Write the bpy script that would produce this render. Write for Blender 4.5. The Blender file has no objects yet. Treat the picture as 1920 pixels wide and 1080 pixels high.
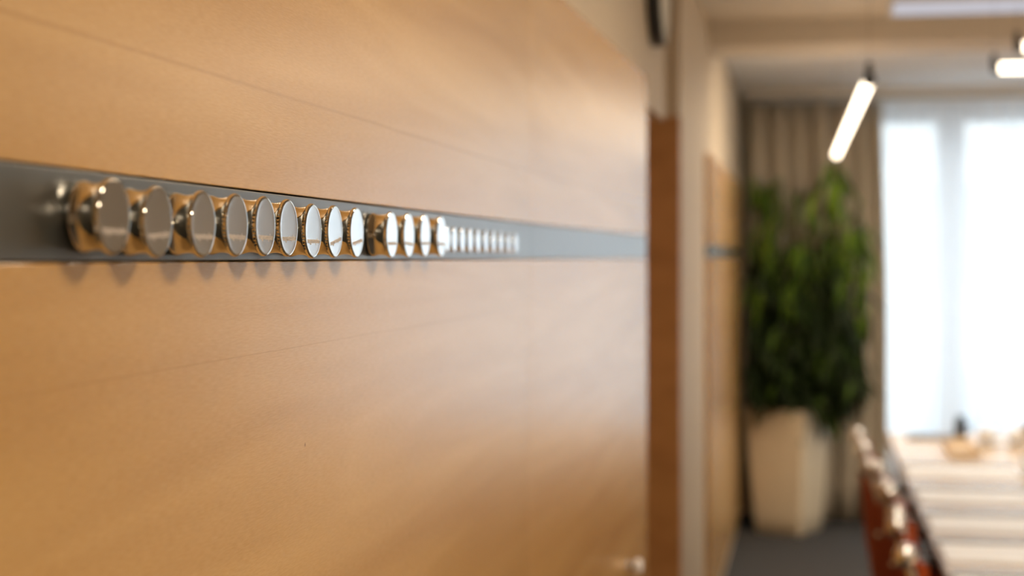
import bpy, bmesh, math, random
from mathutils import Vector, Matrix

# ------------------------------------------------------------------ camera, world, lights, exposure
S = bpy.context.scene
COL = S.collection
CAMX, CAMZ, F = 0.398, 1.55, 3000.0
TH = math.atan(560.0 / F)
RIGHT = Vector((math.cos(TH), math.sin(TH), 0)); FWD = Vector((-math.sin(TH), math.cos(TH), 0))
CAM = Vector((CAMX, 0, CAMZ))

cd = bpy.data.cameras.new('camera'); cam = bpy.data.objects.new('camera', cd); COL.objects.link(cam)
cam.location = CAM; cam.rotation_euler = (math.pi / 2, 0, TH)
cd.sensor_width = 36.0; cd.lens = F / 1920 * 36
cd.shift_y = -58 / 1920
cd.clip_start = 0.02; cd.clip_end = 200
cd.dof.use_dof = True; cd.dof.focus_distance = 1.22; cd.dof.aperture_fstop = 4.3
S.camera = cam

w = bpy.data.worlds.new('overcast_sky'); S.world = w; w.use_nodes = True
bg = w.node_tree.nodes['Background']
bg.inputs['Color'].default_value = (0.80, 0.90, 1.0, 1); bg.inputs['Strength'].default_value = 5.7

S.view_settings.view_transform = 'Standard'; S.view_settings.look = 'None'
S.view_settings.gamma = 1; S.view_settings.use_curve_mapping = False
S.view_settings.exposure = 0.09
LAMP = 6.5          # pendant tubes
PANEL_LAMP = 28.0    # ceiling lamps out of view, most added to brighten the room
WARM = (1.0, 0.825, 0.61)

# ------------------------------------------------------------------ pixel helpers (1920x1080 frame)
def ray(px, py):
    return FWD + RIGHT * ((px - 960) / F) + Vector((0, 0, (482 - py) / F))
def on_x(px, py, X):
    d = ray(px, py); return CAM + d * ((X - CAM.x) / d.x)
def on_z(px, py, Z):
    d = ray(px, py); return CAM + d * ((Z - CAM.z) / d.z)
def on_y(px, py, Y):
    d = ray(px, py); return CAM + d * (Y / d.y)

# ------------------------------------------------------------------ materials
def mat(name, col, rough=0.5, metal=0.0, spec=0.5, **kw):
    m = bpy.data.materials.new(name); m.use_nodes = True
    b = m.node_tree.nodes['Principled BSDF']
    b.inputs['Base Color'].default_value = (*col, 1); b.inputs['Roughness'].default_value = rough
    b.inputs['Metallic'].default_value = metal; b.inputs['Specular IOR Level'].default_value = spec
    for k, v in kw.items(): b.inputs[k].default_value = v
    return m
def nd(m, t, **kw):
    n = m.node_tree.nodes.new(t)
    for k, v in kw.items(): setattr(n, k, v)
    return n
def lk(m, a, b): m.node_tree.links.new(a, b)
def speckle(m, scale, lo, hi, bump=0.0, stretch=(1, 1, 1)):
    """soft noise variation between two colours, with fine relief"""
    b = m.node_tree.nodes['Principled BSDF']
    tc = nd(m, 'ShaderNodeTexCoord'); mp = nd(m, 'ShaderNodeMapping'); mp.inputs['Scale'].default_value = stretch
    lk(m, tc.outputs['Object'], mp.inputs['Vector'])
    n = nd(m, 'ShaderNodeTexNoise'); n.inputs['Scale'].default_value = scale; n.inputs['Detail'].default_value = 5
    lk(m, mp.outputs['Vector'], n.inputs['Vector'])
    r = nd(m, 'ShaderNodeValToRGB')
    r.color_ramp.elements[0].position = 0.3; r.color_ramp.elements[0].color = (*lo, 1)
    r.color_ramp.elements[1].position = 0.7; r.color_ramp.elements[1].color = (*hi, 1)
    lk(m, n.outputs['Fac'], r.inputs['Fac']); lk(m, r.outputs['Color'], b.inputs['Base Color'])
    if bump:
        bp = nd(m, 'ShaderNodeBump'); bp.inputs['Strength'].default_value = bump; bp.inputs['Distance'].default_value = 0.002
        lk(m, n.outputs['Fac'], bp.inputs['Height']); lk(m, bp.outputs['Normal'], b.inputs['Normal'])
    return m

SEAM_UP = on_x(450, 155, 0).z; SEAM_LO = on_x(640, 636, 0).z; KNOT = on_x(572, 834, 0)
def beech(name, c_lo, c_hi, rough=0.36, veneer=True):
    m = mat(name, c_hi, rough, spec=0.6, **({'Coat Weight': 0.55, 'Coat Roughness': 0.27} if veneer else {}))
    b = m.node_tree.nodes['Principled BSDF']
    tc = nd(m, 'ShaderNodeTexCoord')
    # long soft grain running along the wall
    mp = nd(m, 'ShaderNodeMapping'); mp.inputs['Scale'].default_value = (3, 0.55, 7)
    lk(m, tc.outputs['Object'], mp.inputs['Vector'])
    n1 = nd(m, 'ShaderNodeTexNoise'); n1.inputs['Scale'].default_value = 2.2; n1.inputs['Detail'].default_value = 4
    n1.inputs['Distortion'].default_value = 0.6
    lk(m, mp.outputs['Vector'], n1.inputs['Vector'])
    mp2 = nd(m, 'ShaderNodeMapping'); mp2.inputs['Scale'].default_value = (20, 40, 420)
    lk(m, tc.outputs['Object'], mp2.inputs['Vector'])
    n2 = nd(m, 'ShaderNodeTexNoise'); n2.inputs['Scale'].default_value = 2.0; n2.inputs['Detail'].default_value = 3
    lk(m, mp2.outputs['Vector'], n2.inputs['Vector'])
    add = nd(m, 'ShaderNodeMath', operation='MULTIPLY_ADD'); add.inputs[1].default_value = 0.60
    lk(m, n2.outputs['Fac'], add.inputs[0]); lk(m, n1.outputs['Fac'], add.inputs[2])
    r = nd(m, 'ShaderNodeValToRGB')
    r.color_ramp.elements[0].position = 0.53; r.color_ramp.elements[0].color = (*c_lo, 1)
    r.color_ramp.elements[1].position = 1.0; r.color_ramp.elements[1].color = (*c_hi, 1)
    lk(m, add.outputs[0], r.inputs['Fac'])
    col = r.outputs['Color']
    if veneer:
        sep = nd(m, 'ShaderNodeSeparateXYZ'); lk(m, tc.outputs['Object'], sep.inputs[0])
        # seams between the veneer leaves: hair lines, slightly wavering and broken
        wv = nd(m, 'ShaderNodeTexNoise', noise_dimensions='1D'); wv.inputs['Scale'].default_value = 2.5
        lk(m, sep.outputs['Y'], wv.inputs['W'])
        for zc, wd in ((SEAM_UP, 0.0022), (SEAM_LO, 0.0006)):
            s = nd(m, 'ShaderNodeMath', operation='MULTIPLY_ADD'); s.inputs[1].default_value = 0.004
            lk(m, wv.outputs['Fac'], s.inputs[0]); lk(m, sep.outputs['Z'], s.inputs[2])
            d = nd(m, 'ShaderNodeMath', operation='SUBTRACT'); d.inputs[1].default_value = zc + 0.002
            lk(m, s.outputs[0], d.inputs[0])
            a = nd(m, 'ShaderNodeMath', operation='ABSOLUTE'); lk(m, d.outputs[0], a.inputs[0])
            mr = nd(m, 'ShaderNodeMapRange'); mr.inputs['From Min'].default_value = 0; mr.inputs['From Max'].default_value = wd
            mr.inputs['To Min'].default_value = 0.40; mr.inputs['To Max'].default_value = 0
            lk(m, a.outputs[0], mr.inputs['Value'])
            mx = nd(m, 'ShaderNodeMixRGB', blend_type='MIX'); mx.inputs['Color2'].default_value = (c_lo[0] * .62, c_lo[1] * .5, c_lo[2] * .4, 1)
            lk(m, mr.outputs[0], mx.inputs['Fac']); lk(m, col, mx.inputs['Color1']); col = mx.outputs[0]
        # one little pin knot
        vd = nd(m, 'ShaderNodeVectorMath', operation='DISTANCE'); vd.inputs[1].default_value = KNOT
        lk(m, tc.outputs['Object'], vd.inputs[0])
        mr = nd(m, 'ShaderNodeMapRange'); mr.inputs['From Min'].default_value = 0.0006; mr.inputs['From Max'].default_value = 0.0022
        mr.inputs['To Min'].default_value = 0.75; mr.inputs['To Max'].default_value = 0
        lk(m, vd.outputs['Value'], mr.inputs['Value'])
        mx = nd(m, 'ShaderNodeMixRGB'); mx.inputs['Color2'].default_value = (0.12, 0.04, 0.012, 1)
        lk(m, mr.outputs[0], mx.inputs['Fac']); lk(m, col, mx.inputs['Color1']); col = mx.outputs[0]
    lk(m, col, b.inputs['Base Color'])
    bp = nd(m, 'ShaderNodeBump'); bp.inputs['Strength'].default_value = 0.16; bp.inputs['Distance'].default_value = 0.0006
    lk(m, n2.outputs['Fac'], bp.inputs['Height']); lk(m, bp.outputs['Normal'], b.inputs['Normal'])
    return m

def emit(name, col, strength):
    m = bpy.data.materials.new(name); m.use_nodes = True; nt = m.node_tree
    nt.nodes.remove(nt.nodes['Principled BSDF'])
    e = nt.nodes.new('ShaderNodeEmission'); e.inputs['Color'].default_value = (*col, 1); e.inputs['Strength'].default_value = strength
    nt.links.new(e.outputs[0], nt.nodes['Material Output'].inputs[0]); return m

M = {}
M['beech'] = beech('beech_veneer', (0.53, 0.282, 0.080), (0.66, 0.385, 0.128), 0.27)
M['door_wood'] = beech('shaded_door_beech', (0.36, 0.160, 0.044), (0.46, 0.220, 0.070), 0.45, veneer=False)  # panel beech darkened, shade of the recess put into the colour
M['paint'] = speckle(mat('cream_wall_paint', (0.6, 0.5, 0.37), 0.6), 60, (0.53, 0.435, 0.31), (0.57, 0.47, 0.345), 0.03)
M['paint2'] = speckle(mat('taupe_wall_paint', (0.4, 0.33, 0.25), 0.7), 60, (0.40, 0.33, 0.25), (0.43, 0.36, 0.28), 0.03)
M['ceil'] = speckle(mat('ceiling_paint', (0.75, 0.7, 0.65), 0.8), 40, (0.87, 0.85, 0.83), (0.91, 0.89, 0.87), 0.02)
M['beam'] = speckle(mat('beige_soffit_paint', (0.5, 0.42, 0.33), 0.75), 40, (0.62, 0.55, 0.46), (0.66, 0.585, 0.49), 0.02)
M['carpet'] = speckle(mat('grey_carpet', (0.06, 0.06, 0.06), 0.95, spec=0.1), 300, (0.045, 0.045, 0.047), (0.085, 0.083, 0.083), 0.4)
M['rail'] = speckle(mat('satin_grey_steel', (0.05, 0.05, 0.045), 0.30, 0.0, 0.8, **{'Coat Weight': 1.0, 'Coat Roughness': 0.33}), 500, (0.026, 0.027, 0.022), (0.033, 0.034, 0.028), 0.02)
M['chrome'] = speckle(mat('warm_chrome', (0.8, 0.77, 0.70), 0.07, 1.0), 90, (0.76, 0.72, 0.64), (0.80, 0.77, 0.70))
M['face'] = speckle(mat('polished_disc_face', (0.86, 0.85, 0.83), 0.13, 1.0), 120, (0.84, 0.83, 0.81), (0.88, 0.87, 0.86), 0.0, (1, 12, 1))
M['print'] = mat('etched_lettering', (0.78, 0.69, 0.61), 0.8)
M['steel'] = speckle(mat('chair_chrome', (0.85, 0.85, 0.86), 0.12, 1.0), 40, (0.82, 0.82, 0.83), (0.88, 0.88, 0.89))
M['leather'] = speckle(mat('russet_leather', (0.22, 0.05, 0.015), 0.8, spec=0.1), 160, (0.26, 0.042, 0.008), (0.34, 0.06, 0.013), 0.25)
M['black'] = speckle(mat('black_plastic', (0.02, 0.02, 0.022), 0.4), 120, (0.016, 0.016, 0.018), (0.026, 0.026, 0.03))
M['table'] = beech('pale_table_veneer', (0.52, 0.39, 0.26), (0.60, 0.47, 0.33), 0.25, veneer=False)
M['table_edge'] = mat('brown_table_edge', (0.16, 0.09, 0.045), 0.5)
M['paper'] = speckle(mat('white_paper', (0.88, 0.88, 0.88), 0.4), 30, (0.86, 0.86, 0.87), (0.89, 0.89, 0.90))
M['greystrip'] = mat('grey_pad_strip', (0.13, 0.13, 0.14), 0.5)  # dark grey strip along the far edge of each pad
M['pot'] = speckle(mat('cream_planter', (0.72, 0.62, 0.46), 0.45), 25, (0.70, 0.60, 0.44), (0.75, 0.65, 0.49), 0.03)
M['soil'] = speckle(mat('potting_soil', (0.03, 0.02, 0.012), 0.95), 90, (0.018, 0.012, 0.008), (0.05, 0.033, 0.02), 0.6)
M['cane'] = speckle(mat('plant_cane', (0.14, 0.12, 0.05), 0.7), 60, (0.10, 0.085, 0.035), (0.18, 0.15, 0.07), 0.3)
M['white_lacq'] = mat('white_lacquer', (0.82, 0.81, 0.82), 0.35)
M['frame'] = mat('window_frame_grey', (0.52, 0.53, 0.55), 0.45)
M['tray'] = beech('tray_wood', (0.62, 0.48, 0.31), (0.72, 0.58, 0.40), 0.45, veneer=False)
M['brownbox'] = speckle(mat('brown_box_card', (0.17, 0.065, 0.015), 0.6), 50, (0.15, 0.055, 0.012), (0.19, 0.075, 0.02))
M['porcelain'] = mat('white_porcelain', (0.84, 0.84, 0.85), 0.15)
M['glass'] = mat('clear_glass', (0.98, 0.99, 1.0), 0.02); M['glass'].node_tree.nodes['Principled BSDF'].inputs['Transmission Weight'].default_value = 1.0
M['tube'] = emit('lit_tube_diffuser', WARM, LAMP)
M['panel_lamp'] = emit('lit_ceiling_diffuser', WARM, PANEL_LAMP)
M['leafs'] = []
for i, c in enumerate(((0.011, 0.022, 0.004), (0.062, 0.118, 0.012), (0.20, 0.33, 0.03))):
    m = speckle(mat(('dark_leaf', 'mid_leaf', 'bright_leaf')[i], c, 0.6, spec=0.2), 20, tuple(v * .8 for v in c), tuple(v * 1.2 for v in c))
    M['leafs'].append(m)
# thick curtain
M['curtain'] = speckle(mat('taupe_curtain', (0.2, 0.17, 0.13), 0.9, spec=0.1), 220, (0.45, 0.395, 0.31), (0.53, 0.465, 0.37), 0.2)
# sheer: part woven thread that glows with the daylight behind it, part open weave
m = bpy.data.materials.new('white_sheer'); m.use_nodes = True; nt = m.node_tree; nt.nodes.remove(nt.nodes['Principled BSDF'])
tr = nt.nodes.new('ShaderNodeBsdfTranslucent'); tr.inputs[0].default_value = (0.84, 0.84, 0.86, 1)
df = nt.nodes.new('ShaderNodeBsdfDiffuse'); df.inputs[0].default_value = (0.82, 0.82, 0.84, 1)
tp = nt.nodes.new('ShaderNodeBsdfTransparent')
m1 = nt.nodes.new('ShaderNodeMixShader'); m1.inputs[0].default_value = 0.35
m2 = nt.nodes.new('ShaderNodeMixShader'); m2.inputs[0].default_value = 0.26
nt.links.new(tr.outputs[0], m1.inputs[1]); nt.links.new(df.outputs[0], m1.inputs[2])
nt.links.new(m1.outputs[0], m2.inputs[1]); nt.links.new(tp.outputs[0], m2.inputs[2])
nt.links.new(m2.outputs[0], nt.nodes['Material Output'].inputs[0]); M['sheer'] = m
# thin window glazing
m = bpy.data.materials.new('window_glazing'); m.use_nodes = True; nt = m.node_tree; nt.nodes.remove(nt.nodes['Principled BSDF'])
gl = nt.nodes.new('ShaderNodeBsdfGlossy'); gl.inputs['Roughness'].default_value = 0.02
tp = nt.nodes.new('ShaderNodeBsdfTransparent'); tp.inputs[0].default_value = (0.96, 0.98, 0.97, 1)
mx = nt.nodes.new('ShaderNodeMixShader'); mx.inputs[0].default_value = 0.06
nt.links.new(tp.outputs[0], mx.inputs[1]); nt.links.new(gl.outputs[0], mx.inputs[2])
nt.links.new(mx.outputs[0], nt.nodes['Material Output'].inputs[0]); M['pane'] = m
M['facade'] = speckle(mat('pale_render', (0.55, 0.55, 0.54), 0.8), 3, (0.52, 0.52, 0.51), (0.58, 0.58, 0.57))
M['farglass'] = mat('far_window_glass', (0.28, 0.33, 0.38), 0.2)
M['paving'] = speckle(mat('street_paving', (0.45, 0.45, 0.45), 0.9), 2, (0.42, 0.42, 0.42), (0.48, 0.48, 0.48))

# ------------------------------------------------------------------ mesh helpers
def box(bm, x0, x1, y0, y1, z0, z1, mtx=None):
    vs = [bm.verts.new(Vector(p)) for p in ((x0, y0, z0), (x1, y0, z0), (x1, y1, z0), (x0, y1, z0), (x0, y0, z1), (x1, y0, z1), (x1, y1, z1), (x0, y1, z1))]
    if mtx: [setattr(v, 'co', mtx @ v.co) for v in vs]
    for f in ((3, 2, 1, 0), (4, 5, 6, 7), (0, 1, 5, 4), (1, 2, 6, 5), (2, 3, 7, 6), (3, 0, 4, 7)): bm.faces.new([vs[i] for i in f])
    return vs
def tube(bm, pts, r, n=10, caps=True):
    pts = [Vector(p) for p in pts]; rings = []
    rs = r if isinstance(r, (list, tuple)) else [r] * len(pts)
    prev = None
    for i, p in enumerate(pts):
        t = (pts[min(i + 1, len(pts) - 1)] - pts[max(i - 1, 0)]).normalized()
        a = prev if prev is not None else (Vector((0, 0, 1)) if abs(t.z) < .9 else Vector((1, 0, 0)))
        u = (a - t * a.dot(t)).normalized(); v = t.cross(u); prev = u
        rings.append([bm.verts.new(p + (u * math.cos(k * 2 * math.pi / n) + v * math.sin(k * 2 * math.pi / n)) * rs[i]) for k in range(n)])
    for A, B in zip(rings, rings[1:]):
        for k in range(n): bm.faces.new((A[k], A[(k + 1) % n], B[(k + 1) % n], B[k]))
    if caps: bm.faces.new(list(reversed(rings[0]))); bm.faces.new(rings[-1])
def lathe(bm, prof, n=32, axis='z', mod=None, cap0=True, cap1=True):
    """prof: (radius, height[, knurl]); axis z or x"""
    rings = []
    for i, p in enumerate(prof):
        ring = []
        for k in range(n):
            a = 2 * math.pi * k / n; r = p[0]
            if len(p) > 2 and p[2]: r -= p[2] * (k % 2)
            c, s = r * math.cos(a), r * math.sin(a)
            ring.append(bm.verts.new((p[1], c, s) if axis == 'x' else (c, s, p[1])))
        rings.append(ring)
    for A, B in zip(rings, rings[1:]):
        for k in range(n): bm.faces.new((A[k], A[(k + 1) % n], B[(k + 1) % n], B[k]))
    if cap0: bm.faces.new(list(reversed(rings[0])))
    if cap1: bm.faces.new(rings[-1])
def fin(name, bm, m, parent=None, smooth=False, bevel=0.0, sharp=None):
    bmesh.ops.recalc_face_normals(bm, faces=bm.faces)
    me = bpy.data.meshes.new(name); bm.to_mesh(me); bm.free()
    me.materials.append(m)
    o = bpy.data.objects.new(name, me); COL.objects.link(o)
    if smooth:
        for p in me.polygons: p.use_smooth = True
        if sharp: me.set_sharp_from_angle(angle=math.radians(sharp))
    if bevel:
        b = o.modifiers.new('bevel', 'BEVEL'); b.width = bevel; b.segments = 2; b.limit_method = 'ANGLE'
    if parent: o.parent = parent
    return o
def boxo(name, dims, m, parent=None, bevel=0.0):
    bm = bmesh.new(); box(bm, *dims); return fin(name, bm, m, parent, bevel=bevel)
def tag(o, label, cat, group=None):
    o['label'] = label; o['category'] = cat
    if group: o['group'] = group
    return o
def struct(o, label=None, cat='room'):
    o['kind'] = 'structure'
    if label: o['label'] = label
    o['category'] = cat
    return o
def thing(name, loc, label, cat, group=None, rz=0):
    o = bpy.data.objects.new(name, None); COL.objects.link(o); o.empty_display_size = 0.05
    o.location = loc; o.rotation_euler = (0, 0, rz); return tag(o, label, cat, group)
def copy_tree(o, parent=None):
    c = o.copy(); COL.objects.link(c); c.parent = parent
    for ch in list(o.children): copy_tree(ch, c)
    return c

# ------------------------------------------------------------------ the room
RW, Y0, YF, ZC = 4.3, -3.0, 9.78, 2.53          # width, back, window wall, ceiling
PT = 0.018                                       # panel thickness; panel faces lie on x = 0
YJ = on_x(995, 500, 0).y                         # joint; the leaf beyond it stands out from the wall by a degree
PHI = math.radians(1.2)
_d = ray(1213, 482); _r = _d.x / _d.y
LEAF = (CAMX + _r * YJ) / (math.sin(PHI) - _r * math.cos(PHI))      # length of that leaf
LMTX = Matrix.Translation((0, YJ, 0)) @ Matrix.Rotation(-PHI, 4, 'Z')
YD0 = YJ + LEAF * math.cos(PHI)
ZTOP = CAMZ + (482 - 142) / F * (Vector((LEAF * math.sin(PHI) - CAMX, YD0, 0)).dot(FWD))   # top of the veneered panels
YD1 = on_x(1274, 500, -PT).y; ZD = CAMZ + (482 - 220) / F * (YD1 * math.cos(TH) + .07)
YP2 = on_x(1330, 500, 0).y; YE = 9.4
ZS0, ZS1 = CAMZ - 0.0022, CAMZ + 0.0478          # rail bottom, top

struct(boxo('floor', (-0.3, RW + .15, Y0, YF + .25, -0.1, 0.0), M['carpet']), 'dark grey carpet floor of the meeting room', 'floor')
YB = on_x(1329, 300, -PT).y                      # front of the ceiling beam
struct(boxo('ceiling', (-0.3, RW + .15, Y0, YB, ZC, ZC + 0.1), M['beam']), 'beige painted ceiling in front of the beam', 'ceiling')
struct(boxo('ceiling', (-0.3, RW + .15, YB, YF + .25, ZC, ZC + 0.1), M['ceil']), 'pale painted ceiling between the beam and the window', 'ceiling')
bm = bmesh.new()
box(bm, -PT - .2, -PT, Y0, YD0, 0, ZC); box(bm, -PT - .02, -PT, YD0, on_x(1246, 500, -PT).y, ZTOP - .02, ZC); box(bm, -PT - .2, -PT - .155, YD0, YD1, ZD, ZC); box(bm, -PT - .2, -PT, YD1, YF, 0, ZC)
wl = struct(fin('wall_left', bm, M['paint']), 'cream painted wall carrying the beech panels and the door', 'wall')
for (a, b) in ((Y0 + 0.05, YJ - .0006), (YP2, YE), (YJ + .0006, YJ + LEAF)):
    for z0, z1 in ((ZS1 + .0010, ZTOP), (0.10, ZS0 - .0010)):
        bm = bmesh.new(); box(bm, -PT, 0, a, b, z0, z1)
        if a > YJ and a < YP2 - .5: bm.transform(LMTX @ Matrix.Translation((0, -YJ, 0)))
        fin('panel', bm, M['beech'], wl, bevel=0.0007)
struct(boxo('wall_right', (RW, RW + .15, Y0, YF, 0, ZC), M['paint2']), 'taupe wall on the far right of the room', 'wall')
struct(boxo('wall_back', (-.3, RW + .15, Y0 - .15, Y0, 0, ZC), M['paint2']), 'taupe wall behind the viewer', 'wall')
# window wall with opening
WX0, WX1, WZ0, WZ1 = 0.55, 2.85, 0.42, 2.43
bm = bmesh.new()
box(bm, -.3, WX0, YF, YF + .25, 0, ZC); box(bm, WX1, RW + .15, YF, YF + .25, 0, ZC)
box(bm, WX0, WX1, YF, YF + .25, 0, WZ0); box(bm, WX0, WX1, YF, YF + .25, WZ1, ZC)
struct(fin('wall_window', bm, M['paint']), 'painted wall around the large window', 'wall')
# ceiling beam across the room
struct(boxo('trim_1', (-PT, RW, YB, YB + .35, CAMZ + (482 - 87) / F * (YB * math.cos(TH) + .07), ZC), M['beam'], bevel=0.004), 'dropped beige beam crossing the ceiling before the window', 'beam')
struct(boxo('trim_2', (0.02, RW - .02, 9.42, 9.46, 2.485, ZC), M['ceil'], bevel=.003), 'pale curtain track board under the ceiling at the window', 'pelmet')
struct(boxo('baseboard_left', (-PT, 0.004, Y0 + .05, YD0, 0.0, 0.098), M['door_wood'], bevel=.002), 'brown skirting board under the near beech panels', 'baseboard')

# doorway: lining, architrave and closed leaf
dr = bpy.data.objects.new('door_1', None); COL.objects.link(dr); dr.location = (-PT, (YD0 + YD1) / 2, 0)
struct(dr, 'brown wooden door recessed beside the beech panel under the wall clock', 'door')
def dpart(name, dims, m, par, bevel=0.0, smooth=False):
    o = boxo(name, dims, m, None, bevel); o.parent = par; o.matrix_parent_inverse = par.matrix_world.inverted() if par.parent else Matrix.Translation(-par.location); return o
dpart('jamb', (-PT - .2, -PT + .006, YD1 - .045, YD1 + .012, 0, ZD), M['door_wood'], dr, .003)
dpart('jamb', (-PT - .2, -PT, YD0 + .001, YD0 + .04, 0, ZD), M['door_wood'], dr, .003)
dpart('head_jamb', (-PT - .2, -PT - .13, YD0 + .04, YD1 - .045, ZD - .045, ZD), M['door_wood'], dr, .003)
dpart('door_leaf', (-PT - .20, -PT - .155, YD0 + .042, YD1 - .047, 0.008, ZD - .047), M['door_wood'], dr, .002)
bm = bmesh.new(); yh = YD0 + .13
tube(bm, [(-PT - .155, yh, 1.03), (-PT - .115, yh, 1.03), (-PT - .105, yh + .012, 1.03), (-PT - .105, yh + .11, 1.03)], .009)
dh = fin('door_handle', bm, M['steel'], None, True); dh.parent = dr; dh.matrix_parent_inverse = Matrix.Translation(-dr.location)

# window: frame, mullions, panes
wn = struct(bpy.data.objects.new('window_1', None), 'tall bright window behind the white sheer curtain', 'window'); COL.objects.link(wn)
yw = YF + .10
for d in ((WX0, WX0 + .07, WZ0, WZ1), (WX1 - .07, WX1, WZ0, WZ1)): boxo('window_frame', (d[0], d[1], yw, yw + .07, d[2], d[3]), M['frame'], wn, .004)
for d in ((WX0 + .07, WX1 - .07, WZ0, WZ0 + .07), (WX0 + .07, WX1 - .07, WZ1 - .07, WZ1)): boxo('window_frame', (d[0], d[1], yw, yw + .07, d[2], d[3]), M['frame'], wn, .004)
xm = [WX0 + .07, 1.14, 1.30, 2.04, 2.13, WX1 - .07]
for a, b in ((1.14, 1.30), (2.04, 2.13)): boxo('mullion', (a, b, yw, yw + .07, WZ0 + .07, WZ1 - .07), M['frame'], wn, .004)
for a, b in ((xm[0], xm[1]), (xm[2], xm[3]), (xm[4], xm[5])): boxo('pane', (a, b, yw + .03, yw + .036, WZ0 + .07, WZ1 - .07), M['pane'], wn)

# outside: street and a pale facade opposite
struct(boxo('ground', (-40, 40, YF + .3, 70, -4.2, -4.0), M['paving']), 'pale street far below the window', 'ground')
bl = thing('building', (6, 30, -4), 'pale office building seen faintly through the sheer curtain', 'building')
bm = bmesh.new(); box(bm, -16, 10, 0, 8, 0, 15); fin('facade', bm, M['facade'], bl)
for i in range(9):
    for k in range(4):
        wx = -14.6 + i * 2.75; wz = 1.6 + k * 3.4
        boxo('window', (wx, wx + 1.5, -.05, .1, wz, wz + 1.9), M['farglass'], bl)

# ------------------------------------------------------------------ magnetic rail and its chrome magnets
rl = tag(boxo('magnetic_rail', (-PT, -0.0005, Y0 + .05, YJ - .0002, ZS0, ZS1), M['rail'], bevel=.0008), 'long dark grey steel rail set between the near beech panels, carrying the chrome magnets', 'rail')
bm = bmesh.new(); box(bm, -PT, -.0005, .0002, LEAF - .002, ZS0, ZS1); bm.transform(LMTX)
tag(fin('magnetic_rail', bm, M['rail'], bevel=.0008), 'empty bright end of the grey steel rail, between the small magnets and the door', 'rail')
tag(boxo('magnetic_rail', (-PT, -0.0005, YP2, YE, ZS0, ZS1), M['rail'], bevel=.0008), 'short grey steel rail in the far beech panels beside the plant', 'rail')

def magnet_meshes(R, L):
    N = 100; meshes = {}
    # lower body: flared foot, waist, flare up to the rim
    prof = [(R * .90, 0), (R * .94, L * .02), (R * .95, L * .07), (R * .94, L * .14)]
    for i in range(1, 15):
        t = i / 15; prof.append((R * (.94 - .12 * math.sin(math.pi * t) ** .9 * (1 - .15 * t) * .62), L * (.14 + .70 * t)))
    prof += [(R * .955, L * .845)]
    bm = bmesh.new(); lathe(bm, prof, 96, 'x'); meshes['body'] = bm
    # knurled rim
    k = R * .042
    prof = [(R * .93, L * .838), (R * .972, L * .845), (R * .99, L * .862, k), (R * 1.0, L * .885, k), (R * 1.0, L * .940, k), (R * .992, L * .962, k * .5), (R * .975, L * .984), (R * .955, L * .997), (R * .930, L * .9995), (R * .908, L * 1.0)]
    bm = bmesh.new(); lathe(bm, prof, N, 'x', cap0=False, cap1=False); meshes['knurled_rim'] = bm
    # face: very shallow dish
    prof = [(R * .910, L * .9995)] + [(R * .910 * math.cos(a * math.pi / 16), L * .9995 - .00010 * math.sin(a * math.pi / 16)) for a in range(1, 8)]
    bm = bmesh.new(); lathe(bm, prof, 72, 'x', cap0=False); meshes['face_disc'] = bm
    return meshes
def build_magnet(R, L, label, cat, group, text):
    t = thing('chrome_magnet', (0, 0, 0), label, cat, group)
    ms = magnet_meshes(R, L)
    fin('body', ms['body'], M['chrome'], t, True, sharp=50)
    fin('knurled_rim', ms['knurled_rim'], M['chrome'], t, True, sharp=22)
    f = fin('face_disc', ms['face_disc'], M['face'], t, True)
    if text:
        cu = bpy.data.curves.new('lettering', 'FONT'); cu.body = 'magnetoplan'; cu.align_x = 'CENTER'; cu.align_y = 'CENTER'
        cu.size = R * .285; cu.resolution_u = 2; cu.extrude = .00004; cu.offset = R * .002
        tmp = bpy.data.objects.new('tmp_text', cu); COL.objects.link(tmp); bpy.context.view_layer.update()
        me = bpy.data.meshes.new_from_object(tmp.evaluated_get(bpy.context.evaluated_depsgraph_get()))
        bpy.data.objects.remove(tmp)
        # text plane xy -> face plane: reading direction +y, up +z, facing +x
        me.transform(Matrix(((0, 0, 1, L * .9995 + .00003), (1, 0, 0, 0), (0, 1, 0, -R * .36), (0, 0, 0, 1))))
        me.name = 'lettering'; me.materials.clear(); me.materials.append(M['print'])
        o = bpy.data.objects.new('lettering', me); COL.objects.link(o); o.parent = f
    return t
ORD = ['first', 'second', 'third', 'fourth', 'fifth', 'sixth', 'seventh', 'eighth', 'ninth', 'tenth', 'eleventh', 'twelfth', 'thirteenth']
BIG = [215, 297.5, 382, 445, 498.5, 542, 588, 629, 670, 735.5, 767.5, 798, 828.5]
BIGY = [406, 416, 420, 422, 424, 427, 433, 434, 436, 440, 441, 441, 443]
TILT = [0, 3, 0, -1, -1, 1, 0, 9, 6, 0, -3, 0, -2]
SMALL = [839.5, 852.7, 867.7, 882.4, 897, 911.5, 926, 940, 954, 967]
RB, LB, RS, LS = 0.0212, 0.020, 0.0138, 0.013
bigm = build_magnet(RB, LB, '', 'magnet', 'large chrome magnets on the rail', True)
smlm = build_magnet(RS, LS, '', 'magnet', 'small chrome magnets on the rail', False)
EXTRA = {8: 'before the gap', 9: 'after the gap'}
for i, (px, py) in enumerate(zip(BIG, BIGY)):
    o = bigm if i == 0 else copy_tree(bigm)
    p = on_x(px, py, LB); o.location = (0.0, p.y, p.z); o.rotation_euler = (math.radians(TILT[i]), 0, 0)
    ex = EXTRA.get(i)
    o['label'] = f'large round chrome magnet, {ORD[i]} from the left on the grey rail' + (', ' + ex if ex else '')
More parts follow.
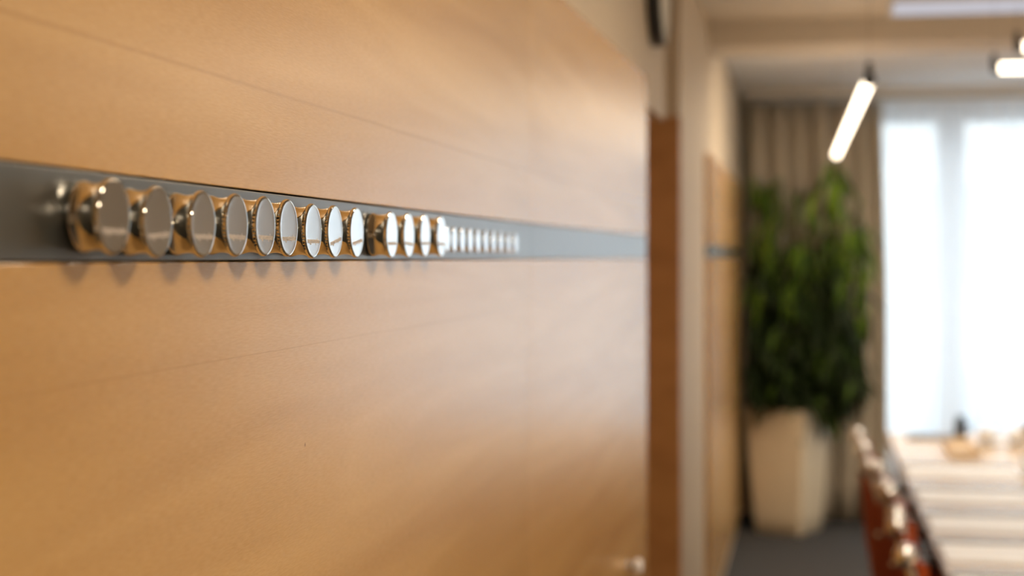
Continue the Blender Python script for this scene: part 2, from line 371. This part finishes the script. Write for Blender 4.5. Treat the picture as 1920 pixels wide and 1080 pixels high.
for i, px in enumerate(SMALL):
    o = smlm if i == 0 else copy_tree(smlm)
    p = on_x(px, 448 + i * .9, LS); o.location = (0.0, p.y, p.z); o.rotation_euler = (0.4 * i, 0, 0)
    o['label'] = ('small chrome magnet partly hidden behind the last large magnet' if i == 0 else
                  'rightmost small chrome magnet at the end of the row' if i == 9 else
                  f'small chrome magnet, {ORD[i]} of the small ones counted from the left')

# little knob on the panel near the door
_d = ray(1194, 1062); _r = _d.x / _d.y; _t = (CAMX - .02 + _r * YJ) / (math.sin(PHI) - _r * math.cos(PHI))
p = LMTX @ Vector((0, _t, 0)); p.z = CAMZ + _d.z / _d.y * p.y
kb = thing('cabinet_knob', p, 'small round pale metal knob low on the beech panel beside the door', 'knob', rz=-PHI)
bm = bmesh.new(); lathe(bm, [(.013, 0), (.013, .003), (.007, .006), (.006, .016)], 24, 'x'); fin('stem', bm, M['steel'], kb, True, sharp=40)
bm = bmesh.new(); lathe(bm, [(.006, .014), (.013, .016), (.0165, .020), (.0165, .026), (.013, .030), (.006, .0315)], 28, 'x'); fin('knob_head', bm, M['white_lacq'], kb, True)

# wall clock above the door, seen nearly edge-on
p = on_x(1221, 482, -PT)
ck = thing('wall_clock', (-PT, p.y, 2.289), 'round wall clock with black rim above the door, seen nearly edge-on', 'clock')
bm = bmesh.new(); lathe(bm, [(.165, 0), (.178, .002), (.180, .010), (.180, .030), (.176, .038), (.172, .038), (.170, .030)], 64, 'x', cap1=False); fin('case', bm, M['black'], ck, True, sharp=40)
bm = bmesh.new(); lathe(bm, [(.1705, .024), (.1705, .0370)], 64, 'x'); dial = fin('dial', bm, mat('clock_dial', (0.62, 0.62, 0.56), 0.35), ck, False)
for a, l, wd in ((math.radians(50), .075, .005), (math.radians(-70), .11, .0035)):
    bm = bmesh.new(); box(bm, .0375, .0385, -wd, wd, -.015, l, Matrix.Rotation(a, 4, 'X')); fin('clock_hand', bm, M['black'], dial)
for k in range(12):
    bm = bmesh.new(); box(bm, .0370, .0374, -.0025, .0025, .138, .158, Matrix.Rotation(k * math.pi / 6, 4, 'X')); fin('hour_mark', bm, M['black'], dial)

# ------------------------------------------------------------------ lamps
def pendant(name, a, b, segs, label, up_both=True):
    """thin tube lamp hung from the ceiling between points a and b"""
    a, b = Vector(a), Vector(b); d = (b - a).normalized()
    t = thing(name, a, label, 'lamp', 'slim tube pendant lamps')
    prev = 0.0; L = (b - a).length
    for s in segs + [1.0]:
        bm = bmesh.new(); tube(bm, [d * (prev * L + .012), d * (s * L - .012)], .0165, 16); fin('tube_diffuser', bm, M['tube'], t, True, sharp=60)
        if s < 1:
            bm = bmesh.new(); tube(bm, [d * (s * L - .014), d * (s * L + .014)], .0172, 16); fin('coupling', bm, M['steel'], t, True, sharp=60)
        prev = s
    for e, sg in ((0.0, -1), (L, 1)):
        bm = bmesh.new(); tube(bm, [d * (e - sg * .014), d * (e + sg * .012)], .018, 16); fin('end_cap', bm, M['black'], t, True, sharp=60)
        q = d * (e + sg * .004)
        bm = bmesh.new(); tube(bm, [q + Vector((0, 0, .016)), q + Vector((0, 0, .05))], [.012, .008], 12); fin('bracket', bm, M['black'], t, True, sharp=60)
        bm = bmesh.new(); tube(bm, [q + Vector((0, 0, .045)), Vector((q.x, q.y, ZC - a.z - .015))], .0006, 6); fin('suspension_wire', bm, M['black'], t, True)
        bm = bmesh.new(); tube(bm, [Vector((q.x, q.y, ZC - a.z - .018)), Vector((q.x, q.y, ZC - a.z))], .022, 20); fin('ceiling_cup', bm, M['white_lacq'], t, True, sharp=60)
    return t
HL = 2.055
pendant('pendant_lamp', on_z(1630, 150, HL), on_z(1568, 290, HL), [.33, .62], 'glowing slim tube lamp hung slanting towards the plant')
for px, py, zz in ((1866, 128, 2.22), (1910, 88, 2.22)):
    q = on_z(px, py, zz)
    pendant('pendant_lamp', q, q + Vector((1.5, 0, 0)), [.5], 'lower glowing tube lamp hung crosswise at the right, before the sheer curtain' if py > 100 else 'upper glowing tube lamp hung crosswise at the right, level with the ceiling beam')
for k, (lx, ly) in enumerate(((1.15, 1.25), (1.5, -0.9), (3.2, 1.3), (3.7, 3.4), (1.0, 7.28), (1.55, 7.28), (2.8, 7.28), (1.2, 3.05))):  # all unseen; besides the one above the magnets, put in to brighten the room
    t = thing('ceiling_lamp', (lx, ly, ZC), ('square ceiling lamp above the row of magnets', 'added square ceiling lamp behind the viewer', 'added square ceiling lamp over the right side of the room', 'added square ceiling lamp by the right wall', 'added square ceiling lamp behind the ceiling beam, nearest the plant', 'added square ceiling lamp behind the beam above the table', 'added square ceiling lamp behind the beam, right of the table', 'added square ceiling lamp above the panel edge beside the door')[k], 'lamp', 'square ceiling lamps')
    s = .25
    boxo('lamp_frame', (-s - .02, s + .02, -s - .02, s + .02, -.022, 0), M['white_lacq'], t, .003)
    boxo('lamp_diffuser', (-s, s, -s, s, -.026, -.020), M['panel_lamp'], t)
# white strip along the ceiling in front of the beam, given a faint glow
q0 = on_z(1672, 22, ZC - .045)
cs = thing('ceiling_strip', (q0.x, q0.y, ZC), 'long slim white strip with a faint glow on the ceiling in front of the beam', 'lamp')
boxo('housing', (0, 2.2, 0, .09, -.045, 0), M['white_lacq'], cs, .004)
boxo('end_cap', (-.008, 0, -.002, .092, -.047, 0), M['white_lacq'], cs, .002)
boxo('glow_face', (.006, 2.19, -.004, .084, -.050, -.010), emit('faint_glow_strip', (0.95, 0.92, 1.0), 0.55), cs, .002)

# ------------------------------------------------------------------ curtains
def pleats(bm, x0, x1, y, z0, z1, amp, pitch, seed, lean=None, n_per=12, rows=10):
    rnd = random.Random(seed); cols = int((x1 - x0) / pitch * n_per); ph = 0; grid = []
    phs = []; 
    step, dep = 1.0, 1.0
    for c in range(cols + 1):
        if c % n_per == 0: step, dep = rnd.uniform(.8, 1.25), rnd.uniform(.75, 1.1)
        ph += math.pi / n_per * step; phs.append((ph, dep))
    for r in range(rows + 1):
        v = r / rows; row = []
        for c in range(cols + 1):
            u = c / cols; x = x0 + (x1 - x0) * u
            if lean: x += lean(v) * u
            row.append(bm.verts.new((x, y - amp * abs(math.sin(phs[c][0])) ** .65 * phs[c][1] * (.8 + .2 * (1 - v)), z0 + (z1 - z0) * v)))
        grid.append(row)
    for r in range(rows):
        for c in range(cols): bm.faces.new((grid[r][c], grid[r][c + 1], grid[r + 1][c + 1], grid[r + 1][c]))
def curtain(name, x0, x1, y, amp, pitch, seed, m, label, lean=None, thick=.003, z0=.02, z1=2.485):
    t = thing(name, (x0, y, 0), label, 'curtain')
    bm = bmesh.new(); pleats(bm, 0, x1 - x0, 0, z0, z1 - .03, amp, pitch, seed, lean)
    f = fin('fabric', bm, m, t, True)
    if thick: s = f.modifiers.new('thickness', 'SOLIDIFY'); s.thickness = thick
    bm = bmesh.new(); tube(bm, [(0, 0, z1 - .018), (x1 - x0, 0, z1 - .018)], .010, 10); fin('curtain_rail', bm, M['white_lacq'], t, True, sharp=60)
    return t
XC = on_y(1652, 300, 9.52).x
curtain('drape', 0.035, XC, 9.56, .10, .115, 3, M['curtain'], 'heavy taupe pleated drape hanging behind the potted plant', lambda v: .036 * min(1, (1 - v) * 2.2))
curtain('drape', 2.72, 4.25, 9.56, .10, .115, 5, M['curtain'], 'heavy taupe drape at the right end of the window')
curtain('sheer_curtain', 0.50, 2.95, 9.675, .03, .085, 8, M['sheer'], 'white translucent sheer curtain glowing in front of the window', thick=0)

# ------------------------------------------------------------------ planter and plant
pc = on_z(1478, 1006, 0) + Vector((0.0, .17, 0))
pa = math.radians(-26)
pt = thing('planter', (pc.x, pc.y, 0), 'tall tapered square cream planter standing by the wall', 'planter', rz=pa)
H, WT, WB = .70, .182, .140
bm = bmesh.new()
def sq(h, w, r=.02, n=5):
    out = []
    for cx, cy, a0 in ((1, 1, 0), (-1, 1, 90), (-1, -1, 180), (1, -1, 270)):
        for k in range(n + 1):
            a = math.radians(a0 + 90 * k / n); out.append(bm.verts.new(((w - r) * cx + r * math.cos(a), (w - r) * cy + r * math.sin(a), h)))
    return out
R_ = [sq(0, WB - .012), sq(.012, WB)]
for k in range(1, 8):
    v = k / 7; R_.append(sq(.012 + (H - .012) * v, WB + (WT - WB) * (v ** .8)))
R_ += [sq(H, WT - .018), sq(H - .05, WT - .022)]
for A, B in zip(R_, R_[1:]):
    for k in range(len(A)): bm.faces.new((A[k], A[(k + 1) % len(A)], B[(k + 1) % len(A)], B[k]))
bm.faces.new(list(reversed(R_[0])))
fin('pot', bm, M['pot'], pt, True, sharp=40)
bm = bmesh.new(); n = sq(H - .045, WT - .024); bm.faces.new(n); bmesh.ops.solidify(bm, geom=bm.faces[:], thickness=.03); fin('soil', bm, M['soil'], pt)

pl = thing('potted_plant', (pc.x, pc.y, H - .05), 'tall bushy green plant with narrow drooping leaves, rooted in the cream planter', 'plant')
rnd = random.Random(11)
def plant_pt(px, py, dy=0.0):
    return on_y(px, py, pc.y + dy) - pl.location
canes = []
for (bx, by, tx, ty, dy, top) in ((-.05, 0, 1455, 470, .05, 0), (.04, .03, 1520, 380, .08, 0), (0, -.05, 1480, 560, -.12, 0), (.06, -.02, 1570, 330, -.02, 0), (-.06, .05, 1430, 420, .02, 0), (.08, .03, 1600, 520, .03, 0)):
    e = plant_pt(tx, ty, dy); pts = []
    for k in range(8):
        t = k / 7; pts.append(Vector((bx, by, 0)).lerp(e, t) + Vector((rnd.uniform(-.012, .012), rnd.uniform(-.012, .012), 0)) * (1 if 0 < k < 7 else 0))
    bm = bmesh.new(); tube(bm, pts, [.011 * (1 - .6 * k / 7) for k in range(8)], 8); fin('cane', bm, M['cane'], pl, True); canes.append(pts)
def leaf_geo(bm, mtx, L, W, droop):
    n = 6; rows = []
    for k in range(n + 1):
        t = k / n; wv = W * (math.sin(math.pi * min(1, t * .93 + .05)) ** .75) * (1 - .15 * t)
        z = -droop * L * t * t; x = L * t
        rows.append([bm.verts.new(mtx @ Vector((x, s * wv * .5, z + abs(s) * wv * .16))) for s in (-1, 0, 1)])
    for A, B in zip(rows, rows[1:]):
        for k in range(2): bm.faces.new((A[k], A[k + 1], B[k + 1], B[k]))
def leaf_matrix(p, az, pitch, roll):
    return Matrix.Translation(p) @ Matrix.Rotation(az, 4, 'Z') @ Matrix.Rotation(pitch, 4, 'Y') @ Matrix.Rotation(roll, 4, 'X')
def ok(p): 
    q = p + pl.location; return .03 < q.x and q.y < 9.42
# foliage mass (uncountable): three tones, denser lower down, darker tones there standing for shade
mass = [bmesh.new() for _ in range(3)]
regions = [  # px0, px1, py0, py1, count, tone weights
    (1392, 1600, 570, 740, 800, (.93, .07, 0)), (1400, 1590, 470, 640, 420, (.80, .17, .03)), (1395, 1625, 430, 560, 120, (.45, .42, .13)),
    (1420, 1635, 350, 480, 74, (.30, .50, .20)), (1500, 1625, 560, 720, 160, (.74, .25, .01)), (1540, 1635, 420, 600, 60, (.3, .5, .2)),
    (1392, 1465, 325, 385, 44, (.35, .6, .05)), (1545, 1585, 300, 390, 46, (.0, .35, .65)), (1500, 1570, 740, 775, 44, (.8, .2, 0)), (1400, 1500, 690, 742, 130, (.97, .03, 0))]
singles = []
for (a, b, c, d, n, wts) in regions:
    for _ in range(n):
        px, py = rnd.uniform(a, b), rnd.uniform(c, d); dy = rnd.uniform(-.26, .22)
        p = plant_pt(px, py, dy)
        az = rnd.uniform(0, 2 * math.pi); pitch = math.radians(rnd.uniform(28, 84)); L = rnd.uniform(.12, .21); W = rnd.uniform(.020, .034)
        tip = p + Vector((math.cos(az) * math.cos(pitch), math.sin(az) * math.cos(pitch), -math.sin(pitch))) * L
        if not (ok(p) and ok(tip)): continue
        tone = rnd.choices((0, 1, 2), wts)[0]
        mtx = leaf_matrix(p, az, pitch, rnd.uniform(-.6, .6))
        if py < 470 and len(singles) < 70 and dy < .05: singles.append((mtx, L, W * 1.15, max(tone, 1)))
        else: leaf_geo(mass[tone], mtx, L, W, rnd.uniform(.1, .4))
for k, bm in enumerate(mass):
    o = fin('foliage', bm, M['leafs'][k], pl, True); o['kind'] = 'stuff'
lm = []
for tone in range(3):
    bm = bmesh.new(); leaf_geo(bm, Matrix(), .17, .034, .3); o = fin('leaf', bm, M['leafs'][tone], None, True); lm.append(o.data); bpy.data.objects.remove(o)
for (mtx, L, W, tone) in singles:
    o = bpy.data.objects.new('leaf', lm[tone]); COL.objects.link(o); o.parent = pl
    o.matrix_local = mtx @ Matrix.Scale(L / .17, 4)
# fine twigs tying the upper leaves to the canes
bm = bmesh.new()
for (mtx, L, W, tone) in singles[:60]:
    p = mtx.translation; best = min((q for c in canes for q in c), key=lambda q: (q - p).length + max(0, q.z - p.z) * 2)
    tube(bm, [best, best.lerp(p, .5) + Vector((0, 0, .03)), p], .0022, 5)
fin('twigs', bm, M['cane'], pl, True)['kind'] = 'stuff'

# ------------------------------------------------------------------ table
ZT = 0.74
tl = on_z(1662, 811, ZT); TX0 = .742; TY1 = tl.y; TY0 = 3.05; TX1 = TX0 + 1.25
tb = thing('conference_table', (TX0, TY0, 0), 'long pale wooden conference table running towards the window', 'table')
boxo('table_top', (0, TX1 - TX0, 0, TY1 - TY0, ZT - .028, ZT), M['table'], tb, .003)
boxo('edge_band', (-.004, .0, .004, TY1 - TY0 - .004, ZT - .030, ZT - .003), M['table_edge'], tb)
boxo('apron', (.36, TX1 - TX0 - .05, .08, TY1 - TY0 - .08, ZT - .085, ZT - .028), M['table_edge'], tb)
for lx in (.45, TX1 - TX0 - .45):
    for ly in (.12, (TY1 - TY0) / 2, TY1 - TY0 - .12):
        bm = bmesh.new(); tube(bm, [(lx, ly, 0), (lx, ly, ZT - .085)], .025, 16); fin('leg', bm, M['steel'], tb, True, sharp=60)
# writing pads, one per seat
pads_y = [on_z(1700, y, ZT).y for y in (884, 930, 980, 1034, 1100)] 
PN = ['farthest', 'second farthest', 'third farthest', 'fourth farthest', 'nearest']
def pad(x, y, label):
    t = thing('writing_pad', (x, y, ZT), label, 'pad', 'writing pads on the table')
    boxo('sheets', (0, .40, -.15, .13, 0.0, .006), M['paper'], t, .001)
    boxo('grey_strip', (0, .40, .13, .185, 0.0, .008), M['greystrip'], t, .001)
    return t
for i, y in enumerate(pads_y): pad(TX0 + .012, y, f'white writing pad on the left of the table, {PN[i]} from the viewer')
for i, y in enumerate(pads_y): pad(TX1 - .415, y, f'white writing pad on the right of the table, {PN[i]} from the viewer')
# glasses
gproto = None
def glass(x, y, label):
    global gproto
    if gproto is None:
        gproto = thing('drinking_glass', (x, y, ZT), label, 'glass', 'drinking glasses on the table')
        bm = bmesh.new(); lathe(bm, [(.024, 0), (.028, .002), (.033, .10), (.0335, .11), (.032, .11), (.0312, .10), (.026, .010), (.012, .008)], 28); fin('tumbler', bm, M['glass'], gproto, True, sharp=60)
        bm = bmesh.new(); lathe(bm, [(.010, .0082), (.0255, .0105), (.0290, .055)], 28); fin('water', bm, M['glass'], gproto, True, sharp=60)
    else:
        c = copy_tree(gproto); c.location = (x, y, ZT); c['label'] = label
for i, y in enumerate(pads_y): glass(TX0 + .47, y + .05, f'clear tumbler beside the {PN[i]} left-hand writing pad')
# far end of the table: phone, tray with cups, tablet, brown box
def at_table(px, py): 
    return on_z(px, py, ZT)
q = at_table(1801, 818); q.y = min(q.y, TY1 - .05)
th = thing('thermos_flask', (q.x, q.y, ZT), 'small black flask standing at the far end of the table', 'flask')
bm = bmesh.new(); lathe(bm, [(.022, 0), (.026, .003), (.027, .06), (.022, .07)], 28); fin('body', bm, M['black'], th, True, sharp=50)
bm = bmesh.new(); lathe(bm, [(.020, .068), (.020, .088), (.016, .093)], 24); fin('lid', bm, mat('blue_black_lid', (0.03, 0.07, 0.11), 0.3), th, True, sharp=50)
bm = bmesh.new(); tube(bm, [(.024, 0, .055), (.042, 0, .052), (.044, 0, .022), (.026, 0, .016)], .004, 8); fin('handle', bm, M['black'], th, True)
q = at_table(1745, 822); q.y = min(q.y, TY1 - .13)
tbp = thing('folder', (q.x, q.y, ZT), 'flat black folder lying at the far end of the table', 'folder')
boxo('cover', (-.10, .10, -.07, .07, .009, .012), M['black'], tbp, .001); boxo('papers', (-.097, .097, -.067, .067, .003, .009), M['paper'], tbp); boxo('cover', (-.10, .10, -.07, .07, 0, .003), M['black'], tbp, .001)
q = at_table(1802, 846)
tr_ = thing('tray', (q.x, q.y, ZT), 'light wooden serving tray in the middle of the far table end', 'tray')
boxo('base', (-.06, .06, -.20, .20, 0, .008), M['tray'], tr_, .002)
for d in ((-.06, -.05, -.20, .20), (.05, .06, -.20, .20), (-.05, .05, -.20, -.19), (-.05, .05, .19, .20)): boxo('rim', (*d, .008, .026), M['tray'], tr_, .002)
q2 = at_table(1918, 812); 
bx_ = thing('box', (q2.x + .07, min(q2.y, TY1 - .06), ZT), 'brown cardboard box at the far right end of the table', 'box')
boxo('carton', (-.10, .10, -.05, .05, 0, .045), M['brownbox'], bx_, .002); boxo('lid', (-.102, .102, -.052, .052, .038, .052), M['brownbox'], bx_, .002)
cproto = None
for i, (px, py) in enumerate(((1850, 834), (1906, 836))):
    q = at_table(px, py)
    lb = ('white cup left of the cup group, behind the tray', 'white cup at the back of the cup group', 'white cup at the front left of the cup group', 'white cup at the front right of the cup group')[i]
    if cproto is None:
        cproto = thing('cup', (q.x, q.y, ZT), lb, 'cup', 'white cups at the far end of the table')
        bm = bmesh.new(); lathe(bm, [(.03, 0), (.062, .008), (.064, .012), (.03, .007)], 32); fin('saucer', bm, M['porcelain'], cproto, True)
        bm = bmesh.new(); lathe(bm, [(.020, .008), (.026, .012), (.036, .045), (.039, .065), (.037, .065), (.033, .045), (.018, .016)], 32); fin('bowl', bm, M['porcelain'], cproto, True)
        bm = bmesh.new(); tube(bm, [(.036, 0, .055), (.055, 0, .052), (.056, 0, .032), (.033, 0, .026)], .0035, 8); fin('handle', bm, M['porcelain'], cproto, True)
    else:
        c = copy_tree(cproto); c.location = (q.x, q.y, ZT); c['label'] = lb

# ------------------------------------------------------------------ chairs (local: facing +x, origin on floor under seat centre)
def make_chair():
    t = thing('conference_chair', (0, 0, 0), '', 'chair', 'chairs along the left side of the table')
    def sheet(fn, nu, nv, th):
        bm = bmesh.new(); g = [[bm.verts.new(fn(u / nu, v / nv)) for u in range(nu + 1)] for v in range(nv + 1)]
        for v in range(nv):
            for u in range(nu): bm.faces.new((g[v][u], g[v][u + 1], g[v + 1][u + 1], g[v + 1][u]))
        bmesh.ops.recalc_face_normals(bm, faces=bm.faces); bmesh.ops.solidify(bm, geom=bm.faces[:], thickness=th); return bm
    def back(u, v):
        y = (u - .5) * .45 * (1 - .10 * max(0, v - .7) / .3); z = .33 + .525 * v
        return (-.215 - .055 * v + .05 * (2 * u - 1) ** 2 * .6 - .012 * math.sin(v * math.pi), y, z)
    def seat(u, v):
        x = -.215 + .43 * v; y = (u - .5) * .40
        return (x, y, .445 + .018 * (2 * u - 1) ** 2 - .02 * math.sin(math.pi * v) - (.03 * max(0, v - .85) / .15))
    fin('backrest', sheet(back, 12, 12, .022), M['leather'], t, True, sharp=60)
    fin('seat', sheet(seat, 12, 12, .035), M['leather'], t, True, sharp=60)
    for s in (-1, 1):
        y = s * .212
        up = [(-.16, y, .40), (-.19, y, .55), (-.225, y * .97, .75), (-.262, y * .94, .855)]
        bm = bmesh.new(); tube(bm, up, .0115, 12); fin('upright', bm, M['steel'], t, True, sharp=60)
        bm = bmesh.new(); lathe(bm, [(.004, -.022), (.014, -.018), (.0195, -.008), (.0205, .002), (.0185, .012), (.011, .020), (.003, .0225)], 20)
        for v in bm.verts: v.co = v.co * 1.3 + Vector((-.270, y * .94, .876))
        fin('finial', bm, M['steel'], t, True)
        bm = bmesh.new(); tube(bm, [(-.16, y, .41), (-.18, y * 1.0, .2), (-.21, y * 1.0, 0)], .0115, 12); fin('leg', bm, M['steel'], t, True, sharp=60)
        bm = bmesh.new(); tube(bm, [(.17, y, .41), (.19, y * 1.01, .2), (.21, y * 1.02, 0)], .0115, 12); fin('leg', bm, M['steel'], t, True, sharp=60)
        bm = bmesh.new(); tube(bm, [(-.245, y, .655), (-.20, y * 1.02, .668), (.05, y * 1.02, .655), (.075, y * 1.02, .63), (.08, y * 1.01, .42)], .0095, 10); a = fin('armrest', bm, M['steel'], t, True, sharp=60)
        bm = bmesh.new(); box(bm, -.19, .05, y * 1.02 - .02, y * 1.02 + .02, .666, .688); fin('arm_pad', bm, M['black'], a, bevel=.006)
        bm = bmesh.new(); tube(bm, [(-.165, y, .405), (.18, y, .405)], .010, 10); fin('side_rail', bm, M['steel'], t, True, sharp=60)
    return t
ch = make_chair()
CN = ['farthest', 'second farthest', 'middle', 'second nearest', 'nearest']
for i, (px, py) in enumerate(((1611, 845), (1624, 879), (1651, 921), (1676, 974), (1692, 1050))):
    o = ch if i == 0 else copy_tree(ch)
    q = on_z(px, py, .868)
    o.location = (q.x + .276, q.y + .206, 0); o.rotation_euler = (0, 0, 0)
    o['label'] = f'russet leather chair with chrome frame left of the table, {CN[i]} of the five'
